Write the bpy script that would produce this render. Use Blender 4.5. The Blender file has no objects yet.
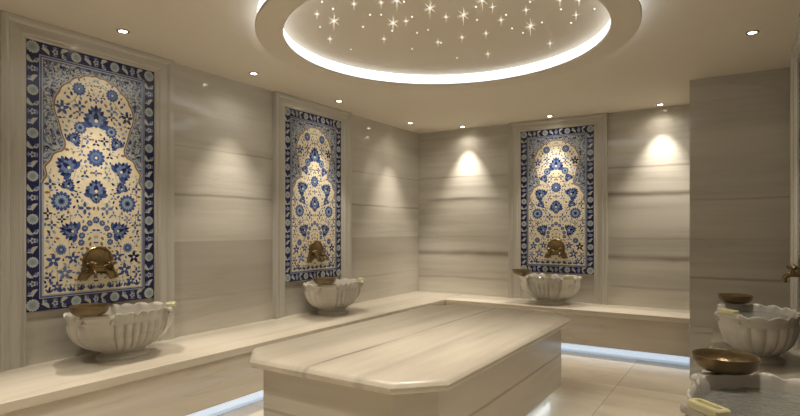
import bpy, bmesh, math, random
from mathutils import Vector, Matrix, noise as mnoise
random.seed(7)
PI = math.pi
S = bpy.context.scene
C = S.collection

# ------------------------------------------------------------------ camera, world, exposure
F_PX, YAW, CY, CAMZ = 542.25, math.radians(32.516), 228.6, 1.40
cam = bpy.data.objects.new('camera', bpy.data.cameras.new('camera'))
C.objects.link(cam)
cam.location = (0, 0, CAMZ)
cam.rotation_euler = (PI / 2, 0, YAW)
cam.data.sensor_width = 36
cam.data.lens = F_PX * 36 / 800
cam.data.shift_y = 20.6 / 800
cam.data.clip_start = 0.02
S.camera = cam
w = bpy.data.worlds.new('world'); S.world = w
w.use_nodes = True
w.node_tree.nodes['Background'].inputs[0].default_value = (1.0, 0.88, 0.72, 1)
w.node_tree.nodes['Background'].inputs[1].default_value = 0.0
S.view_settings.view_transform = 'Standard'
S.view_settings.look = 'None'
S.view_settings.gamma = 1
S.view_settings.use_curve_mapping = False
S.view_settings.exposure = -0.36
LAMP_COL = (1.0, 0.915, 0.79)
SPOT_W = 60.0          # watts of a full-strength ceiling downlight
STAR_FILL_W = 32.0          # watts of the fill spot added below each large star
RING_E = 2.2           # white acrylic faces of the ceiling ring
LED_E = 1.0            # cool strips under the benches and the slab
BULB_E = 30.0

# room numbers (metres)
XL, XR, YB, YF, ZC = -4.015, 0.345, 6.80, -1.5, 2.78
ZB = 0.495             # top of the benches
LX = -3.243            # front edge of the left bench
BY = 6.16              # front edge of the back bench
PX, PY = -0.44, 5.71   # pier corner
RX = -0.236            # front edge of the right bench

def back(u, v, z):
    """world point of pixel (u, v) on the horizontal plane at height z"""
    Z = F_PX * (z - CAMZ) / (CY - v); t = (u - 400) / F_PX
    return Vector((Z * (t * math.cos(YAW) - math.sin(YAW)), Z * (t * math.sin(YAW) + math.cos(YAW)), z))

# ------------------------------------------------------------------ node helpers
class NT:
    def __init__(s, name):
        s.m = bpy.data.materials.new(name); s.m.use_nodes = True
        s.t = s.m.node_tree; s.b = s.t.nodes['Principled BSDF']
    def n(s, kind, **kw):
        x = s.t.nodes.new(kind)
        for k, v in kw.items(): setattr(x, k, v)
        return x
    def link(s, a, b): s.t.links.new(a, b)
    def math(s, op, a, b=None, c=None, clamp=False):
        x = s.n('ShaderNodeMath', operation=op, use_clamp=clamp)
        for i, v in enumerate((a, b, c)):
            if v is None: continue
            if isinstance(v, (int, float)): x.inputs[i].default_value = v
            else: s.link(v, x.inputs[i])
        return x.outputs[0]
    def noise(s, vec, scale, detail=4, rough=0.5, dist=0.0):
        x = s.n('ShaderNodeTexNoise'); x.inputs['Scale'].default_value = scale
        x.inputs['Detail'].default_value = detail; x.inputs['Roughness'].default_value = rough
        x.inputs['Distortion'].default_value = dist
        s.link(vec, x.inputs['Vector']); return x.outputs['Fac']
    def scaled(s, vec, sc, loc=(0, 0, 0), rot=(0, 0, 0)):
        x = s.n('ShaderNodeMapping'); x.inputs['Scale'].default_value = sc
        x.inputs['Location'].default_value = loc; x.inputs['Rotation'].default_value = rot
        s.link(vec, x.inputs['Vector']); return x.outputs[0]
    def mix(s, f, a, b, mode='MIX'):
        x = s.n('ShaderNodeMix', data_type='RGBA', blend_type=mode)
        for sock, v in ((x.inputs[0], f), (x.inputs[6], a), (x.inputs[7], b)):
            if isinstance(v, (int, float)): sock.default_value = v
            elif isinstance(v, tuple): sock.default_value = (*v, 1) if len(v) == 3 else v
            else: s.link(v, sock)
        return x.outputs[2]
    def ramp(s, f, a, b):
        x = s.n('ShaderNodeMapRange'); x.interpolation_type = 'SMOOTHSTEP'
        x.inputs['From Min'].default_value = a; x.inputs['From Max'].default_value = b
        s.link(f, x.inputs['Value']); return x.outputs[0]

def plain(name, col, rough=0.5, metal=0.0, emit=None, es=0.0, var=0.06, vs=12.0, bump=0.0):
    N = NT(name); b = N.b
    if emit is None:
        tc = N.n('ShaderNodeTexCoord').outputs['Object']
        nz = N.noise(tc, vs, 3)
        a = tuple(min(1, c * (1 - var * 2)) for c in col); c2 = tuple(min(1, c * (1 + var * 2)) for c in col)
        N.link(N.mix(nz, a, c2), b.inputs['Base Color'])
        if bump:
            bp = N.n('ShaderNodeBump'); bp.inputs['Strength'].default_value = bump; bp.inputs['Distance'].default_value = 0.01
            N.link(N.noise(tc, vs * 3, 3), bp.inputs['Height']); N.link(bp.outputs[0], b.inputs['Normal'])
    else:
        b.inputs['Base Color'].default_value = (*col, 1)
        b.inputs['Emission Color'].default_value = (*emit, 1)
        b.inputs['Emission Strength'].default_value = es
    b.inputs['Roughness'].default_value = rough
    b.inputs['Metallic'].default_value = metal
    return N.m

MB0, MB1 = (0.57, 0.55, 0.495), (0.43, 0.41, 0.365)     # light and dark marble tones
VEIN = (0.20, 0.17, 0.135)

def marble(name, stretch, veins=(), vaxis='Z', wob=0.02, rough=0.05, tiles=None, joints=(), seed=0.0, c0=MB0, c1=MB1,
           thin_s=0.13, spread=1.0):
    """stretch: scale of the banding noise on each axis (large across the bands).
    veins: (position, half width, strength) lines across vaxis, wobbling with noise."""
    N = NT(name)
    g = N.n('ShaderNodeNewGeometry').outputs['Position']
    off = N.scaled(g, (1, 1, 1), (seed, seed * 1.7, seed * 0.6))
    vec = off
    tone = None
    if tiles:
        size, ox, oy = tiles
        sep = N.n('ShaderNodeSeparateXYZ'); N.link(g, sep.inputs[0])
        ux = N.math('DIVIDE', N.math('SUBTRACT', sep.outputs[0], ox), size)
        uy = N.math('DIVIDE', N.math('SUBTRACT', sep.outputs[1], oy), size)
        cb = N.n('ShaderNodeCombineXYZ'); N.link(N.math('FLOOR', ux), cb.inputs[0]); N.link(N.math('FLOOR', uy), cb.inputs[1])
        wn = N.n('ShaderNodeTexWhiteNoise', noise_dimensions='3D'); N.link(cb.outputs[0], wn.inputs['Vector'])
        va = N.n('ShaderNodeVectorMath', operation='MULTIPLY_ADD')
        N.link(wn.outputs['Color'], va.inputs[0]); va.inputs[1].default_value = (9, 9, 9); N.link(off, va.inputs[2])
        vec = va.outputs[0]; tone = wn.outputs['Value']
        fx = N.math('ABSOLUTE', N.math('SUBTRACT', N.math('FRACT', ux), 0.5)); fy = N.math('ABSOLUTE', N.math('SUBTRACT', N.math('FRACT', uy), 0.5))
        grout = N.ramp(N.math('MAXIMUM', fx, fy), 0.4965, 0.4985)
    n1 = N.noise(N.scaled(vec, stretch), 0.75, 5, 0.55, 0.35)
    n2 = N.noise(N.scaled(vec, tuple(v * 4.3 for v in stretch)), 1.0, 5, 0.6, 0.2)
    n3 = N.noise(vec, 1.1, 2)
    f = N.ramp(N.math('ADD', N.math('MULTIPLY', n1, 0.82), N.math('MULTIPLY', n2, 0.18)), 0.5 - 0.16 / spread, 0.5 + 0.2 / spread)
    col = N.mix(f, c0, c1)
    thin = N.ramp(N.math('ABSOLUTE', N.math('SUBTRACT', n1, 0.60)), 0.014, 0.0)
    col = N.mix(N.math('MULTIPLY', thin, thin_s), col, VEIN)
    col = N.mix(N.math('MULTIPLY', n3, 0.25), col, (0.62, 0.54, 0.42))
    if veins:
        sep2 = N.n('ShaderNodeSeparateXYZ'); N.link(g, sep2.inputs[0])
        o = {'X': 0, 'Y': 1, 'Z': 2}[vaxis]
        wobn = N.math('MULTIPLY', N.math('SUBTRACT', N.noise(off, 1.3, 4, 0.55), 0.5), wob * 4)
        p = N.math('ADD', sep2.outputs[o], wobn)
        fade = N.ramp(N.noise(off, 0.9, 2), 0.28, 0.52)
        for pos, hw, st in veins:
            d = N.math('ABSOLUTE', N.math('SUBTRACT', p, pos))
            v = N.math('MULTIPLY', N.ramp(d, hw, 0.0), fade)
            v = N.math('MULTIPLY', v, N.math('ADD', N.math('MULTIPLY', n2, 0.9), 0.5))
            col = N.mix(N.math('MULTIPLY', v, st, clamp=True), col, VEIN)
    if joints:
        sep3 = N.n('ShaderNodeSeparateXYZ'); N.link(g, sep3.inputs[0])
        for ax, pos, below in joints:
            a = sep3.outputs['XYZ'.index(ax)]
            d = N.math('ABSOLUTE', N.math('SUBTRACT', a, pos))
            col = N.mix(N.math('MULTIPLY', N.ramp(d, 0.004, 0.002), 0.2), col, VEIN)
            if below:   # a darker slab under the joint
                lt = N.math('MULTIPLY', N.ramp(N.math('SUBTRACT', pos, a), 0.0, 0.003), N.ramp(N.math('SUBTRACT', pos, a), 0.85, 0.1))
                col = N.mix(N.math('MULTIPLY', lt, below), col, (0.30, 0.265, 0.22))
    if tiles:
        col = N.mix(N.math('MULTIPLY', N.ramp(tone, 0.3, 0.9), 0.45), col, (0.40, 0.36, 0.30))
        col = N.mix(N.math('MULTIPLY', grout, 0.6), col, VEIN)
    N.link(col, N.b.inputs['Base Color'])
    r = N.math('ADD', N.math('MULTIPLY', n2, 0.08), rough)
    N.link(r, N.b.inputs['Roughness'])
    return N.m

M = {}
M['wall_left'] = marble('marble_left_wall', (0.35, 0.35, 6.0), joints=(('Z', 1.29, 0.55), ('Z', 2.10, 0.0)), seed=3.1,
                        veins=((1.69, 0.022, 0.6), (2.10, 0.012, 0.4), (0.8, 0.02, 0.3)), wob=0.012)
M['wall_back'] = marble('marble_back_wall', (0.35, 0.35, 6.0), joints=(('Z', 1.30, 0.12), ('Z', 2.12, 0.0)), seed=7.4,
                        veins=((1.80, 0.05, 0.85), (1.06, 0.055, 0.85), (2.12, 0.025, 0.45), (0.72, 0.03, 0.4), (1.28, 0.02, 0.3)), wob=0.015, spread=1.4)
M['pier'] = marble('marble_pier', (0.35, 0.35, 5.0), seed=11.2, joints=(('Z', 1.30, 0.0),),
                   veins=((0.95, 0.022, 0.55), (1.67, 0.018, 0.35)), wob=0.008, rough=0.08)
M['wall_right'] = marble('marble_right_wall', (0.35, 0.35, 6.0), seed=5.2)
M['frame'] = marble('marble_frame', (6.0, 6.0, 0.35), seed=2.0, rough=0.14, c0=(0.55, 0.535, 0.485), c1=(0.39, 0.375, 0.335))
M['frame_top'] = marble('marble_frame_top', (0.4, 0.4, 6.0), seed=2.6, rough=0.14)
M['bench_y'] = marble('marble_bench_long', (6.0, 0.35, 6.0), seed=1.3, rough=0.12, c0=(0.74, 0.68, 0.57), c1=(0.62, 0.55, 0.45))
M['bench_x'] = marble('marble_bench_cross', (0.35, 6.0, 6.0), seed=4.3, rough=0.12, c0=(0.74, 0.68, 0.57), c1=(0.62, 0.55, 0.45))
M['slab'] = marble('marble_slab_top', (3.2, 0.3, 3.0), seed=8.8, rough=0.26, vaxis='X', wob=0.01,
                   veins=((-1.945, 0.018, 1.0), (-2.30, 0.03, 0.25), (-1.6, 0.05, 0.22)), joints=(('X', -1.93, 0.0),),
                   c0=(0.76, 0.69, 0.57), c1=(0.50, 0.45, 0.37))
M['slab_side'] = marble('marble_slab_side', (0.5, 0.5, 5.0), seed=9.9, rough=0.14, c0=(0.66, 0.61, 0.52), c1=(0.52, 0.48, 0.40), joints=(('Z', 0.36, 0.0),),
                        veins=((0.37, 0.015, 0.6),), wob=0.006)
M['floor'] = marble('marble_floor_tiles', (1.1, 3.2, 1.0), seed=6.1, rough=0.16, tiles=(1.22, -0.97, 5.13),
                    c0=(0.88, 0.78, 0.62), c1=(0.68, 0.59, 0.46))
M['basin'] = marble('marble_basin', (2.0, 2.0, 7.0), seed=0.7, rough=0.18, c0=(0.63, 0.605, 0.55), c1=(0.46, 0.44, 0.39), spread=0.8)
M['ceiling'] = plain('ceiling_paint', (0.70, 0.64, 0.54), 0.85, var=0.01)
M['ring'] = plain('ring_paint', (0.66, 0.60, 0.50), 0.6, var=0.01)
M['ring_light'] = plain('ring_acrylic', (0.8, 0.8, 0.8), 0.4, emit=(0.90, 0.95, 1.0), es=RING_E)
M['led'] = plain('led_strip', (0.8, 0.8, 0.8), 0.4, emit=(0.66, 0.82, 1.0), es=LED_E * 0.85)
M['led_glow'] = plain('led_painted_glow', (0.7, 0.75, 0.8), 0.5, emit=(0.55, 0.74, 1.0), es=LED_E * 0.5)  # emissive stand-in for the strip's glow on the plinth
M['led_slab'] = plain('led_strip_slab', (0.8, 0.8, 0.8), 0.4, emit=(0.75, 0.88, 1.0), es=LED_E * 3)
M['recess'] = plain('plinth_recess', (0.75, 0.78, 0.8), 0.5, var=0.02)
M['trim'] = plain('lamp_trim', (0.55, 0.5, 0.42), 0.25, metal=0.9)
M['bulb'] = plain('lamp_bulb', (0.9, 0.85, 0.7), 0.4, emit=(1.0, 0.9, 0.72), es=BULB_E)
M['star_core'] = plain('star_core', (0.9, 0.9, 0.8), 0.4, emit=(1.0, 0.95, 0.82), es=3.0)
M['star_ray'] = plain('star_ray', (0.8, 0.75, 0.65), 0.4, emit=(1.0, 0.92, 0.78), es=0.8)  # lens glare round the stars, as faintly glowing spikes
M['brass'] = plain('aged_brass', (0.22, 0.155, 0.075), 0.3, metal=0.85, var=0.18, vs=30, bump=0.15)
M['bowl'] = plain('hammered_copper_bowl', (0.17, 0.12, 0.06), 0.3, metal=0.6, var=0.15, vs=26, bump=0.12)
M['onyx'] = plain('yellow_onyx', (0.78, 0.74, 0.46), 0.25, var=0.05, vs=9)
# water: clear surface with ripples
N = NT('basin_water'); N.b.inputs['Base Color'].default_value = (0.66, 0.67, 0.62, 1)
N.b.inputs['Transmission Weight'].default_value = 0.72; N.b.inputs['IOR'].default_value = 1.33; N.b.inputs['Roughness'].default_value = 0.02
tc = N.n('ShaderNodeTexCoord').outputs['Object']
bp = N.n('ShaderNodeBump'); bp.inputs['Strength'].default_value = 0.9; bp.inputs['Distance'].default_value = 0.02
N.link(N.noise(tc, 9, 2, 0.5, 2.5), bp.inputs['Height']); N.link(bp.outputs[0], N.b.inputs['Normal'])
M['water'] = N.m

def glaze(name, col): return plain('glaze_' + name, col, 0.16, var=0.10, vs=40)
G = dict(cream=glaze('cream', (0.80, 0.72, 0.53)), navy=glaze('navy', (0.016, 0.02, 0.085)), blue=glaze('cobalt', (0.055, 0.095, 0.27)),
         mid=glaze('mid_blue', (0.15, 0.21, 0.37)), pale=glaze('pale_grey', (0.47, 0.48, 0.45)), sage=glaze('sage', (0.25, 0.34, 0.33)),
         brown=glaze('brown', (0.26, 0.15, 0.08)), ground=glaze('slate_blue', (0.13, 0.155, 0.25)), steel=glaze('steel', (0.30, 0.38, 0.46)))
GK = list(G)

# ------------------------------------------------------------------ mesh helpers
def obj(name, bm, mats, parent=None, smooth=False, loc=None):
    bmesh.ops.recalc_face_normals(bm, faces=bm.faces)
    me = bpy.data.meshes.new(name); bm.to_mesh(me); bm.free()
    for m in (mats if isinstance(mats, (list, tuple)) else [mats]): me.materials.append(m)
    if smooth:
        for p in me.polygons: p.use_smooth = True
        if smooth != True:
            me.set_sharp_from_angle(angle=math.radians(smooth))
    o = bpy.data.objects.new(name, me); C.objects.link(o)
    if parent: o.parent = parent
    if loc: o.location = loc
    return o

def thing(name, label, cat, loc=(0, 0, 0), rot=0, group=None):
    o = bpy.data.objects.new(name, None); C.objects.link(o)
    o.location = loc; o.rotation_euler = (0, 0, rot); o.empty_display_size = 0.1
    o['label'] = label; o['category'] = cat
    if group: o['group'] = group
    return o

def tag(o, label, cat, group=None):
    o['label'] = label; o['category'] = cat
    if group: o['group'] = group
    return o

def struct(name, bm, m, **k):
    o = obj(name, bm, m, **k); o['kind'] = 'structure'; return o

def box(bm, a, b, bevel=0.0, seg=2, mi=0):
    vs = [bm.verts.new((x, y, z)) for x in (a[0], b[0]) for y in (a[1], b[1]) for z in (a[2], b[2])]
    fs = [bm.faces.new([vs[i] for i in q]) for q in ((0, 1, 3, 2), (4, 6, 7, 5), (0, 4, 5, 1), (2, 3, 7, 6), (0, 2, 6, 4), (1, 5, 7, 3))]
    for f in fs: f.material_index = mi
    if bevel:
        es = list({e for f in fs for e in f.edges})
        bmesh.ops.bevel(bm, geom=es, offset=bevel, segments=seg, profile=0.5, affect='EDGES')
    return fs

def prism(bm, pts, z0, z1, cap=True):
    lo = [bm.verts.new((x, y, z0)) for x, y in pts]; hi = [bm.verts.new((x, y, z1)) for x, y in pts]
    n = len(pts)
    for i in range(n): bm.faces.new((lo[i], lo[(i + 1) % n], hi[(i + 1) % n], hi[i]))
    if cap: bm.faces.new(lo[::-1]); bm.faces.new(hi)

def loft(bm, rings, cap0=True, cap1=True):
    R = [[bm.verts.new(p) for p in r] for r in rings]
    n = len(R[0])
    for a, b in zip(R, R[1:]):
        for i in range(n): bm.faces.new((a[i], a[(i + 1) % n], b[(i + 1) % n], b[i]))
    if cap0: bm.faces.new(R[0][::-1])
    if cap1: bm.faces.new(R[-1])

def lathe(bm, prof, n=48, cap0=True, cap1=True, M4=None):
    rings = []
    for r, z in prof:
        ring = [Vector((r * math.cos(2 * PI * i / n), r * math.sin(2 * PI * i / n), z)) for i in range(n)]
        rings.append([M4 @ p for p in ring] if M4 else ring)
    loft(bm, rings, cap0, cap1)

def tube(bm, path, rad, n=12):
    rings = []
    path = [Vector(p) for p in path]
    up = Vector((1, 0, 0))
    for i, p in enumerate(path):
        d = (path[min(i + 1, len(path) - 1)] - path[max(i - 1, 0)]).normalized()
        s = d.cross(up); s = s.normalized() if s.length > 1e-4 else d.cross(Vector((0, 1, 0))).normalized()
        t = d.cross(s).normalized()
        r = rad[i] if isinstance(rad, (list, tuple)) else rad
        rings.append([p + s * r * math.cos(2 * PI * k / n) + t * r * math.sin(2 * PI * k / n) for k in range(n)])
    loft(bm, rings)

def copy_tree(o, parent=None):
    c = o.copy(); C.objects.link(c)
    if parent: c.parent = parent
    for ch in list(o.children): copy_tree(ch, c)
    return c

# ------------------------------------------------------------------ room shell
T = 0.15
bm = bmesh.new(); box(bm, (XL - T, YF - T, -0.12), (XR + T, YB + T, 0)); struct('floor', bm, M['floor'])
bm = bmesh.new(); box(bm, (XL - T, YF - T, ZC), (XR + T, YB + T, ZC + 0.12)); struct('ceiling', bm, M['ceiling'])
bm = bmesh.new(); box(bm, (XL - T, YF, 0), (XL, YB, ZC)); struct('wall_left', bm, M['wall_left'])
bm = bmesh.new(); box(bm, (XL - T, YB, 0), (XR + T, YB + T, ZC)); struct('wall_back', bm, M['wall_back'])
bm = bmesh.new(); box(bm, (XR, YF, 0), (XR + T, YB, ZC)); struct('wall_right', bm, M['wall_right'])
bm = bmesh.new(); box(bm, (XL - T, YF - T, 0), (XR + T, YF, ZC)); struct('wall_front', bm, M['wall_right'])
bm = bmesh.new(); box(bm, (PX, PY, 0), (XR, YB, ZC)); struct('wall_pier', bm, M['pier'])
bm = bmesh.new()     # marble string course round the foot of the pier, level with the seat slabs
box(bm, (PX - 0.012, PY - 0.012, ZB - 0.05), (XR, YB, ZB), 0.004)
struct('trim_1', bm, M['pier'])

# ------------------------------------------------------------------ benches
def bench(label, a, b, front_axis, mat):
    """a,b: plan corners of the bench; front_axis: side that faces the room ('+x','-y','-x')"""
    t = thing('marble_bench', label, 'bench', ((a[0] + b[0]) / 2, (a[1] + b[1]) / 2, 0))
    ox, oy = t.location.x, t.location.y
    def L(p, q, z0, z1, bev, name, m):
        bm = bmesh.new(); box(bm, (p[0] - ox, p[1] - oy, z0), (q[0] - ox, q[1] - oy, z1), bev)
        return obj(name, bm, m, t, smooth=30)
    fx0, fy0, fx1, fy1 = a[0], a[1], b[0], b[1]
    def inset(d):
        r = [fx0, fy0, fx1, fy1]
        if front_axis == '+x': r[2] -= d
        if front_axis == '-x': r[0] += d
        if front_axis == '-y': r[1] += d
        return (r[0], r[1]), (r[2], r[3])
    p, q = inset(0.0); L(p, q, ZB - 0.055, ZB, 0.004, 'seat_slab', mat)
    p, q = inset(0.022); L(p, q, 0.104, ZB - 0.055, 0.002, 'front_panel', mat)
    p, q = inset(0.095); L(p, q, 0.0, 0.104, 0, 'plinth', M['recess'])
    # light strip on the plinth, over an emissive band imitating its glow there
    for nm, z0, z1, d, m in (('painted_glow', 0.002, 0.104, 0.010, M['led_glow']), ('light_strip', 0.028, 0.084, 0.014, M['led'])):
        bm = bmesh.new()
        if front_axis == '+x': x = fx1 - 0.095; box(bm, (x - ox, fy0 - oy, z0), (x + d - ox, fy1 - oy, z1), 0.003)
        if front_axis == '-x': x = fx0 + 0.095; box(bm, (x - d - ox, fy0 - oy, z0), (x - ox, fy1 - oy, z1), 0.003)
        if front_axis == '-y': y = fy0 + 0.095; box(bm, (fx0 - ox, y - d - oy, z0), (fx1 - ox, y - oy, z1), 0.003)
        obj(nm, bm, m, t)
    return t
bench('long cream marble bench along the left wall carrying two basins, blue light beneath', (XL + .002, YF + .002), (LX, YB - .002), '+x', M['bench_y'])
bench('cream marble bench along the far wall with one basin, blue light beneath', (LX + .001, BY), (PX - .001, YB - .002), '-y', M['bench_x'])
bench('marble bench along the right wall under the two nearest basins', (RX, YF + .002), (XR - .002, PY - .013), '-x', M['bench_y'])

# ------------------------------------------------------------------ central heated slab
SX0, SX1, SY0, SY1 = -2.565, -1.205, 2.12, 4.72
t = thing('marble_massage_slab', 'large cream marble massage slab with clipped corners in the middle of the floor', 'slab',
          ((SX0 + SX1) / 2, (SY0 + SY1) / 2, 0))
cx, cy = t.location.x, t.location.y
def octa(g, ch):
    hx, hy = (SX1 - SX0) / 2 - g, (SY1 - SY0) / 2 - g
    return [(-hx + ch, -hy), (hx - ch, -hy), (hx, -hy + ch), (hx, hy - ch), (hx - ch, hy), (-hx + ch, hy), (-hx, hy - ch), (-hx, -hy + ch)]
bm = bmesh.new()
rings = []
for g, z in ((0.022, 0.612), (0.006, 0.618), (0.0, 0.632), (0.002, 0.646), (0.012, 0.656), (0.022, 0.664), (0.036, 0.670)):
    rings.append([(x, y, z) for x, y in octa(g, 0.205 - 0.59 * g)])
loft(bm, rings)
obj('slab_top', bm, M['slab'], t, smooth=25)
bm = bmesh.new(); prism(bm, octa(0.075, 0.165), 0.11, 0.612); obj('slab_body', bm, M['slab_side'], t)
bm = bmesh.new(); prism(bm, octa(0.17, 0.13), 0.0, 0.11); obj('plinth', bm, M['recess'], t)
bm = bmesh.new()
o_, i_ = octa(0.155, 0.135), octa(0.17, 0.13)
n = 8
A = [[bm.verts.new((x, y, z)) for x, y in ring] for ring, z in ((i_, 0.045), (o_, 0.045), (o_, 0.10), (i_, 0.10))]
for k in range(4):
    for i in range(n): bm.faces.new((A[k][i], A[k][(i + 1) % n], A[(k + 1) % 4][(i + 1) % n], A[(k + 1) % 4][i]))
obj('light_strip', bm, M['led_slab'], t)

# ------------------------------------------------------------------ tile panels
PW, PH, BW = 0.92, 1.81, 0.098
class Pat:
    def __init__(s): s.bm = bmesh.new()
    def poly(s, pts, mat, layer):
        # fan-safe for star shaped outlines: centre fan
        k = GK.index(mat); y = -0.012 - layer * 0.0005
        cx = sum(p[0] for p in pts) / len(pts); cz = sum(p[1] for p in pts) / len(pts)
        c = s.bm.verts.new((cx, y, cz)); vs = [s.bm.verts.new((x, y, z)) for x, z in pts]
        for i in range(len(vs)):
            f = s.bm.faces.new((c, vs[i], vs[(i + 1) % len(vs)])); f.material_index = k
    def ngon(s, pts, mat, layer):
        y = -0.012 - layer * 0.0005
        f = s.bm.faces.new([s.bm.verts.new((x, y, z)) for x, z in pts]); f.material_index = GK.index(mat)
    def rect(s, x0, z0, x1, z1, mat, layer): s.ngon([(x0, z0), (x1, z0), (x1, z1), (x0, z1)], mat, layer)
    def petal(s, x, z, r, n, mat, layer, inner=0.72, rot=0.0):
        pts = []
        for i in range(n * 6):
            a = 2 * PI * i / (n * 6); q = inner + (1 - inner) * abs(math.sin(n * a / 2)) ** 0.7
            pts.append((x + r * q * math.cos(a + rot), z + r * q * math.sin(a + rot)))
        s.poly(pts, mat, layer)
    def leaf(s, x, z, l, wd, ang, mat, layer, bend=0.0):
        pts = []
        for sd in (1, -1):
            for i in range(5):
                u = i / 5 if sd == 1 else 1 - i / 5
                h = wd * math.sin(PI * u) ** 0.8 * sd + bend * l * math.sin(PI * u)
                pts.append(((u - 0.5) * l, h))
        ca, sa = math.cos(ang), math.sin(ang)
        s.poly([(x + p * ca - q * sa, z + p * sa + q * ca) for p, q in pts], mat, layer)
    def ribbon(s, pts, wd, mat, layer):
        y = -0.012 - layer * 0.0005; k = GK.index(mat); prev = None
        for i, (x, z) in enumerate(pts):
            a = pts[max(i - 1, 0)]; b = pts[min(i + 1, len(pts) - 1)]
            d = Vector((b[0] - a[0], b[1] - a[1])); d = d.normalized() if d.length else Vector((1, 0))
            nx, nz = -d.y * wd / 2, d.x * wd / 2
            cur = (s.bm.verts.new((x + nx, y, z + nz)), s.bm.verts.new((x - nx, y, z - nz)))
            if prev:
                f = s.bm.faces.new((prev[0], prev[1], cur[1], cur[0])); f.material_index = k
            prev = cur
    def flower(s, x, z, r, layer, cols=('blue', 'mid', 'cream'), n=12):
        s.petal(x, z, r, n, cols[0], layer, 0.78)
        s.petal(x, z, r * 0.66, n, cols[1], layer + 1, 0.7, PI / n)
        s.petal(x, z, r * 0.34, 8, cols[0], layer + 2, 0.8)
        s.petal(x, z, r * 0.17, 6, cols[2], layer + 3, 0.8)
    def palmette(s, x, z, w_, h, ang, layer, flip=1):
        """jagged lotus palmette: lobes of leaves round a pointed heart"""
        ca, sa = math.cos(ang), math.sin(ang)
        def R(p, q): return (x + p * ca - q * sa, z + p * sa + q * ca)
        for row, (oz, sc, m_) in enumerate(((-.26, 1.0, 3), (-.05, .85, 2), (.14, .6, 1))):
            for k in range(-m_, m_ + 1):
                a = k * (0.50 if row == 0 else .62)
                l = h * 0.50 * sc * (1 - .07 * abs(k))
                px, pz = math.sin(a) * w_ * 0.27 * sc, oz * h + math.cos(a) * h * 0.18 * sc
                X, Z = R(px, pz); s.leaf(X, Z, l, w_ * 0.105 * sc, ang + PI / 2 - a, 'blue' if (k + row) % 2 else 'navy', layer + row * .25)
        s.petal(*R(0, -h * 0.05), w_ * 0.26, 8, 'mid', layer + 1, 0.7)
        s.leaf(*R(0, 0), h * 0.34, w_ * 0.09, ang + PI / 2, 'navy', layer + 2)
        s.petal(*R(0, -h * 0.1), w_ * 0.06, 6, 'cream', layer + 3, 0.8)

ARCH = [(0.0, 1.672), (-0.03, 1.655), (-0.05, 1.660), (-0.085, 1.652), (-0.11, 1.630), (-0.135, 1.630), (-0.165, 1.610), (-0.185, 1.580), (-0.215, 1.565), (-0.242, 1.535), (-0.252, 1.500),
        (-0.275, 1.470), (-0.287, 1.41), (-0.282, 1.361), (-0.262, 1.315), (-0.25, 1.273), (-0.240, 1.23), (-0.228, 1.192), (-0.214, 1.163), (-0.212, 1.13), (-0.231, 1.095),
        (-0.262, 1.085), (-0.292, 1.067), (-0.305, 1.025), (-0.325, 1.0), (-0.345, 0.975), (-0.335, 0.94), (-0.330, 0.915), (-0.352, 0.885), (-0.3605, 0.862)]
def smooth_path(P, k=2):
    for _ in range(k):
        Q = [P[0]]
        for a, b in zip(P, P[1:]):
            Q += [(a[0] * .75 + b[0] * .25, a[1] * .75 + b[1] * .25), (a[0] * .25 + b[0] * .75, a[1] * .25 + b[1] * .75)]
        P = Q + [P[-1]]
    return P
ARCH = smooth_path(ARCH, 1)
def arch_half(z):
    for a, b in zip(ARCH, ARCH[1:]):
        if (a[1] - z) * (b[1] - z) <= 0 and abs(a[1] - b[1]) > 1e-6:
            u = (z - a[1]) / (b[1] - a[1]); return -(a[0] + (b[0] - a[0]) * u)
    return 0.0 if z > 1.65 else 0.36

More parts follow.
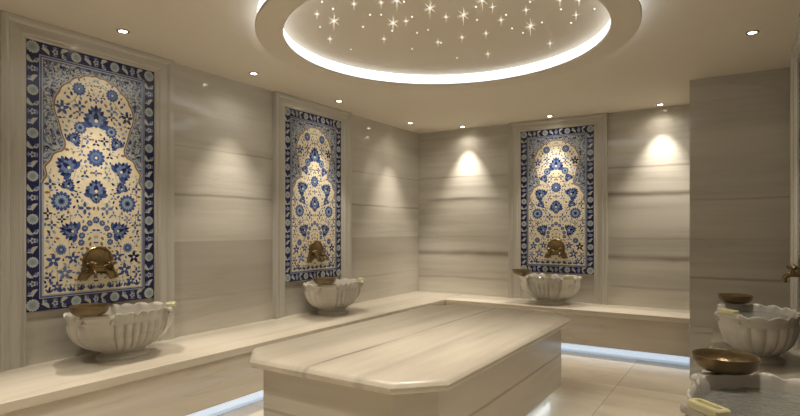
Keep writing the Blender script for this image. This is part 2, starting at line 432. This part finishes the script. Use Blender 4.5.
FX = PW / 2 - BW; FZ0, FZ1 = BW, PH - BW
def build_field():
    P = Pat()
    P.rect(-FX, FZ0, FX, FZ1, 'pale', 0.2)
    P.rect(-FX + 0.006, FZ0 + 0.006, FX - 0.006, FZ1 - 0.006, 'ground', 0.6)
    # cream ogee ground built of strips
    zs = sorted({round(z, 4) for _, z in ARCH} | {0.862})
    fs = [(arch_half(z), z) for z in zs if z <= 1.66]
    for (ha, za), (hb, zb) in zip(fs, fs[1:]):
        P.ngon([(-ha, za), (ha, za), (hb, zb), (-hb, zb)], 'cream', 1)
    P.rect(-FX + 0.008, FZ0 + 0.008, FX - 0.008, 0.862, 'cream', 1)
    for sd in (1, -1):
        pts = [(sd * x, z) for x, z in ARCH]
        P.ribbon(pts, 0.011, 'brown', 2); P.ribbon([(x + sd * -0.0085 * 1, z + 0.004) for x, z in pts], 0.005, 'pale', 2.4)
        P.ribbon([(sd * (FX - 0.012), 0.87), (sd * (FX - 0.012), FZ0 + 0.012)], 0.004, 'steel', 2)
    # spandrel arabesque
    rnd = random.Random(3)
    z = 0.90
    while z < FZ1 - 0.008:
        x = 0.006
        while x < FX - 0.010:
            h = arch_half(z) if z < 1.668 else -0.01
            if x > h + 0.016 and x < FX - 0.014:
                jx, jz = x + rnd.uniform(-.006, .006), z + rnd.uniform(-.006, .006)
                a = math.pi * 2 * mnoise.noise(Vector((jx * 9, jz * 9, 1.3))) + (PI / 2)
                c_ = rnd.choice(['pale', 'pale', 'pale', 'steel', 'navy'])
                l, wd, bd = rnd.uniform(.028, .048), rnd.uniform(.0040, .0072), rnd.uniform(-.28, .28)
                jx2 = min(jx, FX - 0.022)
                P.leaf(jx2, min(jz, FZ1 - 0.022), l, wd, a, c_, 2, bd); P.leaf(-jx2, min(jz, FZ1 - 0.022), l, wd, PI - a, c_, 2, -bd)
            x += 0.0165
        z += 0.0175
    for x, z, r in ((0.335, 1.66, .018), (0.325, 1.50, .015), (0.315, 1.30, .016), (0.285, 1.18, .016), (0.335, 1.09, .014), (0.20, 1.665, .016), (0.31, 1.40, .012)):
        for sd in (1, -1): P.petal(sd * x, z, r, 6, 'navy', 3, 0.5); P.petal(sd * x, z, r * .5, 6, 'pale', 4, 0.6)
    # thin vines
    for sd in (1, -1):
        for k, (x0, z0, x1, z1, am, fr) in enumerate(((0.02, 1.60, 0.235, 1.42, .02, 2), (0.235, 1.42, 0.10, 1.20, .03, 2), (0.03, 1.22, 0.17, 1.10, .03, 2),
                (0.05, 1.00, 0.30, 0.84, .035, 2.5), (0.31, 0.84, 0.18, 0.60, .03, 2), (0.05, 0.74, 0.20, 0.62, .02, 2), (0.30, 0.66, 0.19, 0.45, .03, 2),
                (0.30, 0.55, 0.31, 0.18, .03, 3), (0.14, 0.45, 0.26, 0.20, .025, 3), (0.28, 0.16, 0.05, 0.14, .012, 3), (0.10, 1.52, 0.16, 1.33, .03, 2))):
            pts = []
            for i in range(25):
                u = i / 24; dx, dz = x1 - x0, z1 - z0; L = math.hypot(dx, dz)
                o = am * math.sin(fr * PI * u)
                pts.append((sd * (x0 + dx * u - dz / L * o), z0 + dz * u + dx / L * o))
            P.ribbon(pts, 0.0032, 'steel' if k % 2 else 'brown', 1.5)
    taken = []
    def both(fn, x, z, r):
        taken.append((x, z, r))
        fn(x, z, 1)
        if abs(x) > 0.012: fn(-x, z, -1)
    both(lambda x, z, s: P.flower(x, z, .048, 3), 0.120, 1.549, .05)
    both(lambda x, z, s: P.palmette(x, z, .22, .24, 0, 3), 0, 1.365, .105)
    both(lambda x, z, s: P.flower(x, z, .046, 3, ('blue', 'steel', 'navy')), 0.112, 1.275, .048)
    both(lambda x, z, s: P.flower(x, z, .066, 3), 0, 1.071, .068)
    both(lambda x, z, s: P.palmette(x, z, .19, .20, -s * 0.9, 3), 0.205, 0.995, .095)
    both(lambda x, z, s: P.palmette(x, z, .20, .18, 0, 3), 0, 0.845, .10)
    both(lambda x, z, s: P.palmette(x, z, .12, .10, PI, 3), 0, 0.775, .06)
    both(lambda x, z, s: P.flower(x, z, .070, 3, ('blue', 'steel', 'navy'), 14), 0.238, 0.745, .07)
    both(lambda x, z, s: P.palmette(x, z, .16, .19, -s * 1.3, 3), 0.182, 0.541, .085)
    both(lambda x, z, s: P.flower(x, z, .038, 3, ('mid', 'blue', 'pale')), 0.24, 0.408, .05)
    both(lambda x, z, s: P.palmette(x, z, .12, .13, 0.5 * s, 3), 0.150, 1.195, .05)
    both(lambda x, z, s: P.palmette(x, z, .11, .12, 0.3 * s, 3), 0.190, 0.865, .05)
    for x, z, r in ((0.0, 0.618, .026), (0.045, 0.595, .022), (0.080, 0.557, .024), (0.100, 0.505, .024), (0.104, 0.455, .024)):
        both(lambda x, z, s: P.flower(x, z, r, 3, ('blue', 'mid', 'cream'), 7), x, z, r * 1.2)
    def cross(x, z, r, c='blue', k=4, rot=PI / 4):
        for i in range(k):
            a = rot + i * 2 * PI / k; P.leaf(x + math.cos(a) * r * .5, z + math.sin(a) * r * .5, r * 1.05, r * .24, a, c, 3)
        P.petal(x, z, r * .2, 6, 'cream', 4, .8)
    for x, z, r, k in ((0.08, 0.702, .032, 4), (0.234, 1.394, .034, 5), (0.115, 1.43, .028, 4), (0.115, 1.385, .02, 4), (0.215, 0.245, .036, 5), (0.29, 0.335, .034, 5),
                    (0.06, 1.20, .022, 4), (0.0, 1.175, .02, 3), (0.10, 1.09, .02, 3), (0.08, 0.94, .022, 3), (0.0, 0.96, .018, 4), (0.31, 0.86, .026, 4), (0.325, 0.66, .02, 4),
                    (0.30, 0.58, .022, 4), (0.315, 0.50, .018, 3), (0.16, 0.345, .03, 5), (0.17, 0.43, .018, 3), (0.31, 0.22, .025, 4), (0.13, 0.66, .018, 3),
                    (0.13, 0.785, .018, 3), (0.10, 0.24, .028, 4), (0.235, 0.62, .02, 4), (0.06, 0.355, .03, 5), (0.265, 0.155, .026, 5), (0.0, 1.49, .018, 4), (0.05, 1.52, .015, 3)):
        both(lambda x, z, s: cross(x, z, r * 1.5, rnd.choice(['blue', 'navy', 'mid', 'blue']), k, PI / 2), x, z, r)
    for x in (0.035, 0.105, 0.175, 0.245, 0.315):          # row of blue fans along the foot
        for sd in (1, -1):
            for k in (-1, 0, 1): P.leaf(sd * x + k * .014, 0.135 - abs(k) * .006, .04, .0075, PI / 2 - k * .7, 'blue' if k else 'navy', 3)
    # filler buds
    for i in range(2600):
        x = rnd.uniform(0.006, FX - 0.02); z = rnd.uniform(FZ0 + 0.02, 1.63); 
        if x > arch_half(z) - 0.018 and z > 0.862: continue
        r = rnd.uniform(.009, .018)
        if any(math.hypot(x - a, z - b) < c + r * 0.9 for a, b, c in taken): continue
        taken.append((x, z, r + .002)); a = rnd.uniform(0, PI)
        c_ = rnd.choice(['blue', 'blue', 'brown', 'brown', 'steel', 'navy', 'mid', 'steel'])
        for sd in (1, -1): P.leaf(sd * x, z, r * 2.1, r * .55, a if sd == 1 else PI - a, c_, 2.5)
    return P.bm
def build_border():
    P = Pat(); H, W = PH, PW / 2
    P.rect(-W, 0, W, BW, 'navy', 0); P.rect(-W, H - BW, W, H, 'navy', 0)
    P.rect(-W, BW, -W + BW, H - BW, 'navy', 0); P.rect(W - BW, BW, W, H - BW, 'navy', 0)
    def frame(d, wd, c, l):
        x, z0, z1 = W - d, d, H - d
        P.rect(-x, z0, x, z0 + wd, c, l); P.rect(-x, z1 - wd, x, z1, c, l); P.rect(-x, z0 + wd, -x + wd, z1 - wd, c, l); P.rect(x - wd, z0 + wd, x, z1 - wd, c, l)
    frame(0.083, 0.0045, 'pale', 1); frame(0.0885, 0.0095, 'blue', 1)
    m = 0.043; rnd = random.Random(9)
    def medal(x, z, r):
        P.petal(x, z, r, 14, 'pale', 2, .82); P.petal(x, z, r * .70, 12, 'steel', 3, .8); P.petal(x, z, r * .42, 10, 'sage', 4, .8)
    def between(x, z, ux, uz, d):
        nx, nz = -uz, ux
        for k in (-1, 1):
            cx, cz = x + ux * d * .22 * k, z + uz * d * .22 * k
            a = math.atan2(uz, ux)
            P.leaf(cx + nx * .014 * k, cz + nz * .014 * k, .062, .013, a + .6 * k, 'pale', 2, .2); P.leaf(cx - nx * .016 * k, cz - nz * .016 * k, .05, .011, a - .9, 'pale', 2, -.2)
            P.petal(cx - nx * .02 * k, cz - nz * .02 * k, .012, 5, 'mid', 3, .6)
        P.petal(x, z, .021, 5, 'pale', 3, .5); P.petal(x, z, .010, 5, 'blue', 4, .6)
        for k in (-1, 1): P.leaf(x + nx * .026 * k, z + nz * .026 * k, .036, .007, math.atan2(uz, ux), 'mid', 2)
    def run(x0, z0, x1, z1, n):
        L = math.hypot(x1 - x0, z1 - z0); ux, uz = (x1 - x0) / L, (z1 - z0) / L
        for i in range(n):
            if i: medal(x0 + (x1 - x0) * i / n, z0 + (z1 - z0) * i / n, .036)
            u = (i + .5) / n; between(x0 + (x1 - x0) * u, z0 + (z1 - z0) * u, ux, uz, L / n)
    x = W - m
    run(-x, m, x, m, 3); run(-x, H - m, x, H - m, 3); run(-x, m, -x, H - m, 6); run(x, m, x, H - m, 6)
    for a in (-x, x):
        for b in (m, H - m): medal(a, b, .0425)
    return P.bm

FW, FD = 0.158, 0.055        # frame width and projection
def make_panel(label, loc, rot):
    t = thing('tile_panel', label, 'tile panel', loc, rot, 'framed blue tile panels')
    z0 = 0.845 - ZB
    W = PW / 2
    # stone backing of the tiles
    bm = bmesh.new(); box(bm, (-W, -0.0115, z0), (W, -0.0005, z0 + PH)); obj('tile_backing', bm, M['frame'], t)
    b = build_border(); bmesh.ops.translate(b, verts=b.verts, vec=(0, 0, z0)); obj('tile_border', b, [G[k] for k in GK], t)
    b = build_field(); bmesh.ops.translate(b, verts=b.verts, vec=(0, 0, z0)); obj('tile_field', b, [G[k] for k in GK], t)
    # moulded marble frame: stepped cross-section swept up, over and down
    top = ZC - ZB
    sec = [(0.0, -0.0005), (0.0, -0.022), (0.012, -0.030), (0.030, -0.030), (0.040, -0.040), (0.100, -0.040), (0.112, -0.050), (0.125, -0.055), (FW - .004, -0.055), (FW, -0.050), (FW, -0.0005)]
    ht = top - (z0 + PH)
    for nm, mt in (('frame_jamb', M['frame']), ('frame_jamb', M['frame']), ('frame_head', M['frame_top'])):
        bm = bmesh.new()
        if nm == 'frame_head':
            f = lambda q: z0 + PH + q * ht / FW
            r0 = [(-W - q, y, f(q)) for q, y in sec]; r1 = [(W + q, y, f(q)) for q, y in sec]
        else:
            sd = -1 if not [c for c in t.children if c.name.startswith('frame_jamb')] else 1
            f = lambda q: z0 + PH + q * ht / FW
            r0 = [(sd * (W + q), y, 0.0) for q, y in sec]; r1 = [(sd * (W + q), y, f(q)) for q, y in sec]
        loft(bm, [r0, r1]); obj(nm, bm, mt, t)
    return t
pl = make_panel('framed blue floral tile panel nearest on the left wall, leftmost in view', (XL, 2.147, ZB), PI / 2)
panels = [pl]
for lab, loc, r in (('framed blue floral tile panel on the left wall, farther of the two, near the corner', (XL, 4.53, ZB), PI / 2),
                    ('framed blue floral tile panel on the far back wall', (-2.005, YB, ZB), 0),
                    ('framed tile panel on the right wall, only its frame edge seen beside the pier', (XR, 4.53, ZB), -PI / 2)):
    c = copy_tree(pl); c.location = loc; c.rotation_euler = (0, 0, r); c['label'] = lab; panels.append(c)

# ------------------------------------------------------------------ brass wall faucets
def make_faucet(label, loc, rot):
    t = thing('wall_faucet', label, 'faucet', loc, rot, 'brass wall faucets')
    # arched hood plate: domed disc with rim, on a flared foot
    bm = bmesh.new()
    R = 0.112; n = 40
    def outline(s, y):
        pts = []
        for i in range(n + 1):
            a = -0.30 * PI / 2 + (PI + 0.60 * PI / 2) * i / n
            pts.append((R * s * math.cos(a), y, R * s * math.sin(a)))
        k = s
        pts += [(-0.135 * k, y, -0.085 * k), (-0.150 * k, y, -0.125 * k), (-0.09 * k, y, -0.135 * k), (-0.055 * k, y, -0.095 * k), (0, y, -0.085 * k),
                (0.055 * k, y, -0.095 * k), (0.09 * k, y, -0.135 * k), (0.150 * k, y, -0.125 * k), (0.135 * k, y, -0.085 * k)]
        return pts
    loft(bm, [outline(1.0, -0.0145), outline(1.0, -0.026), outline(0.95, -0.032), outline(0.90, -0.030), outline(0.84, -0.024), outline(0.7, -0.030), outline(0.5, -0.042), outline(0.25, -0.048)])
    obj('backplate', bm, M['brass'], t, smooth=40)
    # rope band across the plate
    bm = bmesh.new()
    tube(bm, [(-0.098 + 0.196 * i / 16, -0.036 - 0.012 * math.sin(PI * i / 16), -0.030 + 0.012 * math.cos(PI * i / 8)) for i in range(17)], [0.007 + 0.0015 * (i % 2) for i in range(17)], 8)
    obj('band', bm, M['brass'], t, smooth=True)
    for sd in (-1, 1):
        bm = bmesh.new(); x = sd * 0.075
        lathe(bm, [(0.022, 0), (0.024, 0.006), (0.014, 0.012), (0.011, 0.02)], 16, M4=Matrix.Translation((x, -0.024, -0.06)) @ Matrix.Rotation(PI / 2, 4, 'X'))
        tube(bm, [(x, -0.03, -0.06), (x, -0.06, -0.06), (x, -0.095, -0.062), (x, -0.115, -0.072), (x, -0.122, -0.09), (x, -0.123, -0.112)],
             [0.011, 0.013, 0.011, 0.011, 0.011, 0.014], 12)
        lathe(bm, [(0.013, -0.01), (0.009, 0.012), (0.009, 0.022)], 12, M4=Matrix.Translation((x, -0.075, -0.05)))
        sp = obj('spout', bm, M['brass'], t, smooth=50)
        bm = bmesh.new()
        lathe(bm, [(0.008, 0), (0.018, 0.006), (0.024, 0.018), (0.018, 0.031), (0.006, 0.036)], 10, M4=Matrix.Translation((x, -0.075, -0.030)))
        for k in range(4):
            a = k * PI / 2; lathe(bm, [(0.004, 0), (0.009, 0.006), (0.009, 0.012), (0.003, 0.018)], 8, M4=Matrix.Translation((x, -0.075, -0.012)) @ Matrix.Rotation(a, 4, 'Z') @ Matrix.Translation((0.018, 0, 0)) @ Matrix.Rotation(PI / 2, 4, 'Y'))
        obj('knob', bm, M['brass'], sp, smooth=50)
    return t
fz = 0.845 + 0.315
fc = make_faucet('aged brass double faucet with arched plate on the nearest left tile panel', (XL, 2.160, fz), PI / 2)
for lab, loc, r in (('aged brass double faucet with arched plate on the farther left tile panel', (XL, 4.545, fz), PI / 2),
                    ('aged brass double faucet with arched plate on the back wall tile panel', (-2.005, YB, fz), 0),
                    ('brass faucet jutting from the right wall at the edge of the view', (XR, 4.53, fz - 0.01), -PI / 2)):
    c = copy_tree(fc); c.location = loc; c.rotation_euler = (0, 0, r); c['label'] = lab

# ------------------------------------------------------------------ fluted basins
BA, BB = 0.365, 0.235         # half length, half depth of the rim
EARS = (math.radians(-32), math.radians(180 + 32))
def outline_r(a, e=2.15):
    ca, sa = abs(math.cos(a)), abs(math.sin(a))
    return ((ca / BA) ** e + (sa / BB) ** e) ** (-1 / e)
NL = 26
def basin_ring(scale, z, flute=0.0, wave=0.0, shrink=0.0, n=208, round_=0.0):
    pts = []
    for i in range(n):
        a = 2 * PI * i / n
        r = outline_r(a)
        r = r * (1 - round_) + 0.30 * round_
        r = r * scale - shrink
        ph = abs(math.cos(NL * a / 2))
        near = min(abs((a - e + PI) % (2 * PI) - PI) for e in EARS)
        mask = min(1, max(0, (near - 0.16) / 0.08))
        r += flute * (ph ** 0.7 - 0.5) * mask
        zz = z + wave * (abs(math.cos(10 * a)) ** 0.8 - 0.5)
        pts.append((r * math.cos(a), r * math.sin(a), zz))
    return pts
def make_basin(label, loc, rot):
    t = thing('marble_basin', label, 'basin', loc, rot, 'fluted marble basins')
    bm = bmesh.new(); R = basin_ring
    loft(bm, [R(.56, 0.0, round_=.7), R(.56, .016, round_=.7), R(.52, .026, round_=.65), R(.46, .042, round_=.6), R(.47, .054, .003, round_=.5), R(.60, .072, .010, round_=.3),
               R(.73, .098, .014, round_=.2), R(.83, .130, .018, round_=.1), R(.90, .168, .021), R(.945, .205, .022), R(.962, .230, .022), R(.968, .250, .020), R(.970, .262, .008),
               R(.975, .268, 0), R(.985, .276, 0), R(.985, .290, .004, .005), R(1.0, .303, .008, .009), R(1.02, .318, .013, .015), R(1.018, .327, .012, .018), R(.995, .331, .010, .018),
               R(.968, .327, .008, .016), R(.955, .308, .004, .006), R(.92, .26, 0), R(.86, .19, 0), R(.74, .135, 0, round_=.1), R(.5, .10, 0, round_=.3), R(.15, .09, 0, round_=.5)])
    obj('bowl', bm, M['basin'], t, smooth=50)
    for e in EARS:
        r = outline_r(e)
        bm = bmesh.new()
        prof = [(r * .90, .337), (r + .014, .337), (r + .020, .331), (r + .018, .312), (r + .006, .300), (r - .004, .26), (r * .945, .20), (r * .845, .145), (r * .70, .105), (r * .60, .088), (r * .60, .10), (r * .80, .17), (r * .88, .24), (r * .90, .30)]
        rot_e = Matrix.Rotation(e * 1.35 if e < 0 else PI + (e - PI) * 1.35, 4, 'Z')
        # keep the block centred where the outline passes, but turned a little less
        ctr = Vector((r * math.cos(e), r * math.sin(e), 0))
        rings = []
        for y in (-.080, -.075, .075, .080):
            d = .006 if abs(y) > .077 else 0
            rings.append([tuple(ctr + (rot_e @ Vector((p - r - d * .5, y * min(1.0, .35 + z * 2.6), 0))) + Vector((0, 0, z - (d if z > .3 else 0)))) for p, z in prof])
        loft(bm, rings)
        for y in (-.088, .088):      # little volutes either side
            M4 = Matrix.Translation(ctr) @ rot_e @ Matrix.Translation((.004, y, .318))
            lathe(bm, [(0.002, -.016), (.014, -.012), (.019, 0), (.015, .012), (.006, .019)], 14, M4=M4)
            M4 = Matrix.Translation(ctr) @ rot_e @ Matrix.Translation((-.002, y * .96, .285))
            lathe(bm, [(0.002, -.014), (.012, -.01), (.014, 0), (.011, .01), (.004, .014)], 12, M4=M4)
        obj('handle_block', bm, M['basin'], t, smooth=35)
    return t

def make_dish(label, loc, rot):
    t = thing('soap_dish', label, 'soap dish', loc, rot, 'pale yellow soap dishes')
    bm = bmesh.new()
    X, Y, H = .027, .064, .024
    # rounded slab with a sunk slot
    def rr(x, y, z, c=.008):
        return [(-x + c, -y, z), (x - c, -y, z), (x, -y + c, z), (x, y - c, z), (x - c, y, z), (-x + c, y, z), (-x, y - c, z), (-x, -y + c, z)]
    loft(bm, [rr(X - .003, Y - .003, 0), rr(X, Y, .004), rr(X, Y, H - .004), rr(X - .003, Y - .003, H), rr(.011, Y - .016, H, .004), rr(.009, Y - .019, H - .013, .003)])
    obj('dish_body', bm, M['onyx'], t)
    return t

def make_tas(label, loc, rot):
    t = thing('copper_bowl', label, 'bowl', loc, rot, 'brown metal bathing bowls')
    bm = bmesh.new()
    lathe(bm, [(.034, 0), (.068, .001), (.098, .010), (.116, .028), (.124, .048), (.1268, .066), (.1275, .069), (.1255, .0705), (.1225, .068), (.119, .050), (.111, .032), (.094, .016), (.065, .0075), (.02, .006)], 64)
    obj('bowl_body', bm, M['bowl'], t, smooth=True)
    bm = bmesh.new()
    lathe(bm, [(.001, .0055), (.022, .006), (.026, .010), (.020, .015), (.008, .019), (.001, .020)], 32, True, True)
    obj('bowl_boss', bm, M['bowl'], t, smooth=True)
    return t

spots = [  # place, rotation, words
    ((XL + .275, 2.195), PI / 2, 'nearest on the left bench', 0),
    ((XL + .275, 4.53), PI / 2, 'farther on the left bench', 0),
    ((-2.005, YB - .275), 0, 'on the back bench', 0),
    ((XR - .275, 4.53), -PI / 2, 'farther on the right, by the pier', 1),
    ((XR - .275, 2.20), -PI / 2, 'nearest the viewer, lower right', 1)]
er = outline_r(EARS[0])
dish_off = Vector((er * math.cos(EARS[0]) + .002, er * math.sin(EARS[0]), .337))
tas_off = Vector((-er * math.cos(EARS[0]) - .035, er * math.sin(EARS[0]) + .030, .340))
ba = di = ta = wa = None
for (x, y), r, words, wet in spots:
    Rm = Matrix.Rotation(r, 4, 'Z')
    def W_(v): return Vector((x, y, ZB)) + (Rm @ v)
    lab = 'fluted oval white marble basin ' + words
    if ba is None: ba = make_basin(lab, (x, y, ZB), r); b_ = ba
    else: b_ = copy_tree(ba); b_.location = (x, y, ZB); b_.rotation_euler = (0, 0, r); b_['label'] = lab
    lab = 'pale yellow soap dish on the basin ' + words; dr = r + EARS[0] * 1.35
    if di is None: di = make_dish(lab, W_(dish_off), dr)
    else: c = copy_tree(di); c.location = W_(dish_off); c.rotation_euler = (0, 0, dr); c['label'] = lab
    lab = 'brown bathing bowl on the basin ' + words
    if ta is None: ta = make_tas(lab, W_(tas_off), 0); ta.scale = (.93, .93, .93)
    else: c = copy_tree(ta); c.location = W_(tas_off); c['label'] = lab
    if wet:
        if wa is None:
            bm = bmesh.new(); loft(bm, [basin_ring(.88, .268, shrink=.004), basin_ring(.90, .286, shrink=.004)])
            wa = obj('basin_water', bm, M['water'], smooth=30); c = wa
        else: c = wa.copy(); C.objects.link(c)
        c.location = (x, y, ZB); c.rotation_euler = (0, 0, r)
        tag(c, 'rippled clear water filling the basin ' + words, 'water', 'water in the right-hand basins')

# ------------------------------------------------------------------ ceiling ring
RC = (-1.775, 3.342)
t = thing('ceiling_ring_light', 'large round ceiling ring with glowing white inner and outer sides', 'ceiling light', (RC[0], RC[1], ZC))
def annulus(bm, r0, r1, z0, z1, n=160, bev=0.0):
    prof = [(r0, z0 + bev), (r0 + bev, z0), (r1 - bev, z0), (r1, z0 + bev), (r1, z1), (r0, z1)] if bev else [(r0, z0), (r1, z0), (r1, z1), (r0, z1)]
    R = [[bm.verts.new((r * math.cos(2 * PI * i / n), r * math.sin(2 * PI * i / n), z)) for i in range(n)] for r, z in prof]
    for a, b in zip(R, R[1:] + R[:1]):
        for i in range(n): bm.faces.new((a[i], a[(i + 1) % n], b[(i + 1) % n], b[i]))
bm = bmesh.new(); annulus(bm, 1.088, 1.265, -0.100, -0.082, bev=.004); obj('ring_plate', bm, M['ring'], t, smooth=30)
bm = bmesh.new(); annulus(bm, 1.115, 1.238, -0.082, 0); obj('ring_core', bm, M['ring'], t, smooth=30)
bm = bmesh.new(); annulus(bm, 1.103, 1.115, -0.082, 0); obj('inner_light_band', bm, M['ring_light'], t, smooth=30)
bm = bmesh.new(); annulus(bm, 1.238, 1.250, -0.082, 0); obj('outer_light_band', bm, M['ring_light'], t, smooth=30)

# ------------------------------------------------------------------ star lights
def star_mesh(size, rays):
    core = bmesh.new(); bmesh.ops.create_icosphere(core, subdivisions=2, radius=0.006 if rays == 2 else 0.0045 if rays else 0.0035)
    rb = None
    if rays:
        rb = bmesh.new()  # lens glare shaped as thin glowing spikes
        dirs = [(1, 0, 0, .8), (-1, 0, 0, .8), (0, 1, 0, .8), (0, -1, 0, .8), (0, 0, -1, 1.15), (0, 0, 1, .9)]
        if rays == 2:
            dirs += [(x, y, z, .75) for x in (-1, 1) for y in (-1, 1) for z in (-1, 1)]
        for x, y, z, l in dirs:
            d = Vector((x, y, z)).normalized(); L = size * l
            M4 = d.to_track_quat('Z', 'Y').to_matrix().to_4x4()
            lathe(rb, [(0.0034, 0), (0.0017, L * .45), (0.0004, L)], 6, M4=M4)
    return core, rb
def make_star(kind, label, group):
    t = thing('star_light', label, 'star light', group=group)
    c, rb = star_mesh({'L': .056, 'M': .034, 's': 0}[kind], {'L': 2, 'M': 1, 's': 0}[kind])
    obj('star_core', c, M['star_core'], t, smooth=True)
    if rb: obj('glare_spikes', rb, M['star_ray'], t)
    return t
STARS = [(334, 21, 'L'), (430, 8, 'L'), (397, 0, 'L'), (393, 23, 'L'), (463.5, 15, 'L'), (530.5, 26, 'L'), (482.5, 0, 'L'),
    (317, 14, 'M'), (354, 4, 'M'), (330, 39, 'M'), (384, 39, 'M'), (406, 21, 'M'), (446, 17, 'M'), (438, 42, 'M'), (381, 2.5, 'M'), (462, 37.5, 'M'), (486, 33.5, 'M'),
    (492.5, 7, 'M'), (526, 10, 'M'), (501, 20, 'M'), (550, 43.5, 'M'), (576, 15, 'M'), (560, 0, 'M'), (579, 0, 'M'), (488, 54, 'M'),
    (322, 2, 's'), (333, 9, 's'), (370, 15, 's'), (381, 15, 's'), (363, 27, 's'), (320, 27, 's'), (412, 17, 's'), (392, 31, 's'), (417, 33, 's'), (428, 30, 's'), (351, 49.5, 's'),
    (412, 49, 's'), (404, 2, 's'), (457, 58, 's'), (476, 7, 's'), (477, 20, 's'), (506, 15, 's'), (512, 28.5, 's'), (523, 33, 's'), (542, 22.5, 's'), (530, 2, 's'), (561, 9.5, 's'),
    (571, 23, 's'), (594.5, 9, 's'), (441, 43, 's')]
LB = {'L': ('large white star light with modelled glare rays on the ceiling inside the glowing ring', 'large star lights'),
      'M': ('medium star light with fine modelled glare rays on the ceiling inside the ring', 'medium star lights'),
      's': ('tiny round point of light on the ceiling inside the ring', 'tiny star lights')}
proto = {}
STAR_FILL = []
for u, v, k in STARS:
    zz = ZC - {'L': .050, 'M': .030, 's': .004}[k]
    p = back(u, v, zz)
    if k not in proto: proto[k] = make_star(k, *LB[k]); s_ = proto[k]
    else: s_ = copy_tree(proto[k])
    s_.location = p
    if k == 'L': STAR_FILL.append(p)

# ------------------------------------------------------------------ recessed downlights and added fill lamps
def make_down(loc):
    t = thing('recessed_downlight', '', 'ceiling light', loc, 0, 'small recessed ceiling downlights')
    bm = bmesh.new(); annulus(bm, .026, .042, -.008, 0, 32, .002); obj('trim_ring', bm, M['trim'], t, smooth=40)
    bm = bmesh.new(); lathe(bm, [(.026, -.001), (.024, -.006), (.014, -.009), (.004, -.010)], 24); obj('bulb', bm, M['bulb'], t, smooth=True)
    return t
def spot(loc, power, size=86, blend=1.0, tilt=None, soft=.022):
    L = bpy.data.lights.new('lamp_or_fill_beam', 'SPOT'); L.energy = power; L.color = LAMP_COL
    L.spot_size = math.radians(size); L.spot_blend = blend; L.shadow_soft_size = soft
    o = bpy.data.objects.new('lamp_or_fill_beam', L); C.objects.link(o); o.location = loc
    if tilt: o.rotation_euler = (Vector(tilt) - Vector(loc)).to_track_quat('-Z', 'Y').to_euler()
    return o
DL = [((-3.66, 2.15), 'above the nearest left tile panel', .7), ((-3.68, 3.36), 'between the two left tile panels', 1.0), ((-3.70, 4.58), 'above the farther left tile panel', .8),
      ((-3.68, 6.02), 'next to the far left corner', 1.0), ((-3.22, 6.62), 'over the left part of the back bench', 1.1), ((-2.02, 6.58), 'above the back wall tile panel', .75),
      ((-0.80, 6.62), 'over the back bench beside the pier', 1.05), ((0.04, 4.54), 'on the right in front of the pier', .45),
      ((0.04, 2.2), 'above the basin nearest the viewer', .5), ((-3.68, 0.95), 'added out of view on the left as fill', .6),
      ((-2.5, 1.2), 'added out of view before the slab, left', .9), ((-1.3, 1.2), 'added out of view before the slab, right', .9), ((-1.9, -0.3), 'added out of view near the front wall', .7)]  # lamps out of view are added to light the slab front and floor
d0 = None
for (x, y), words, pw in DL:
    if d0 is None: d0 = make_down((x, y, ZC)); d_ = d0
    else: d_ = copy_tree(d0); d_.location = (x, y, ZC)
    d_['label'] = 'small round recessed downlight ' + words
    # reflector lamp: strong narrow beam inside a weak wide one
    spot((x, y, ZC - .016), SPOT_W * pw * 2.9, 68)
    spot((x, y, ZC - .016), SPOT_W * pw * .17, 150)
# fill spots added below the large stars to brighten the slab and floor
for p in STAR_FILL: spot((p.x, p.y, p.z - .06), STAR_FILL_W, 100, 1.0, soft=.09)
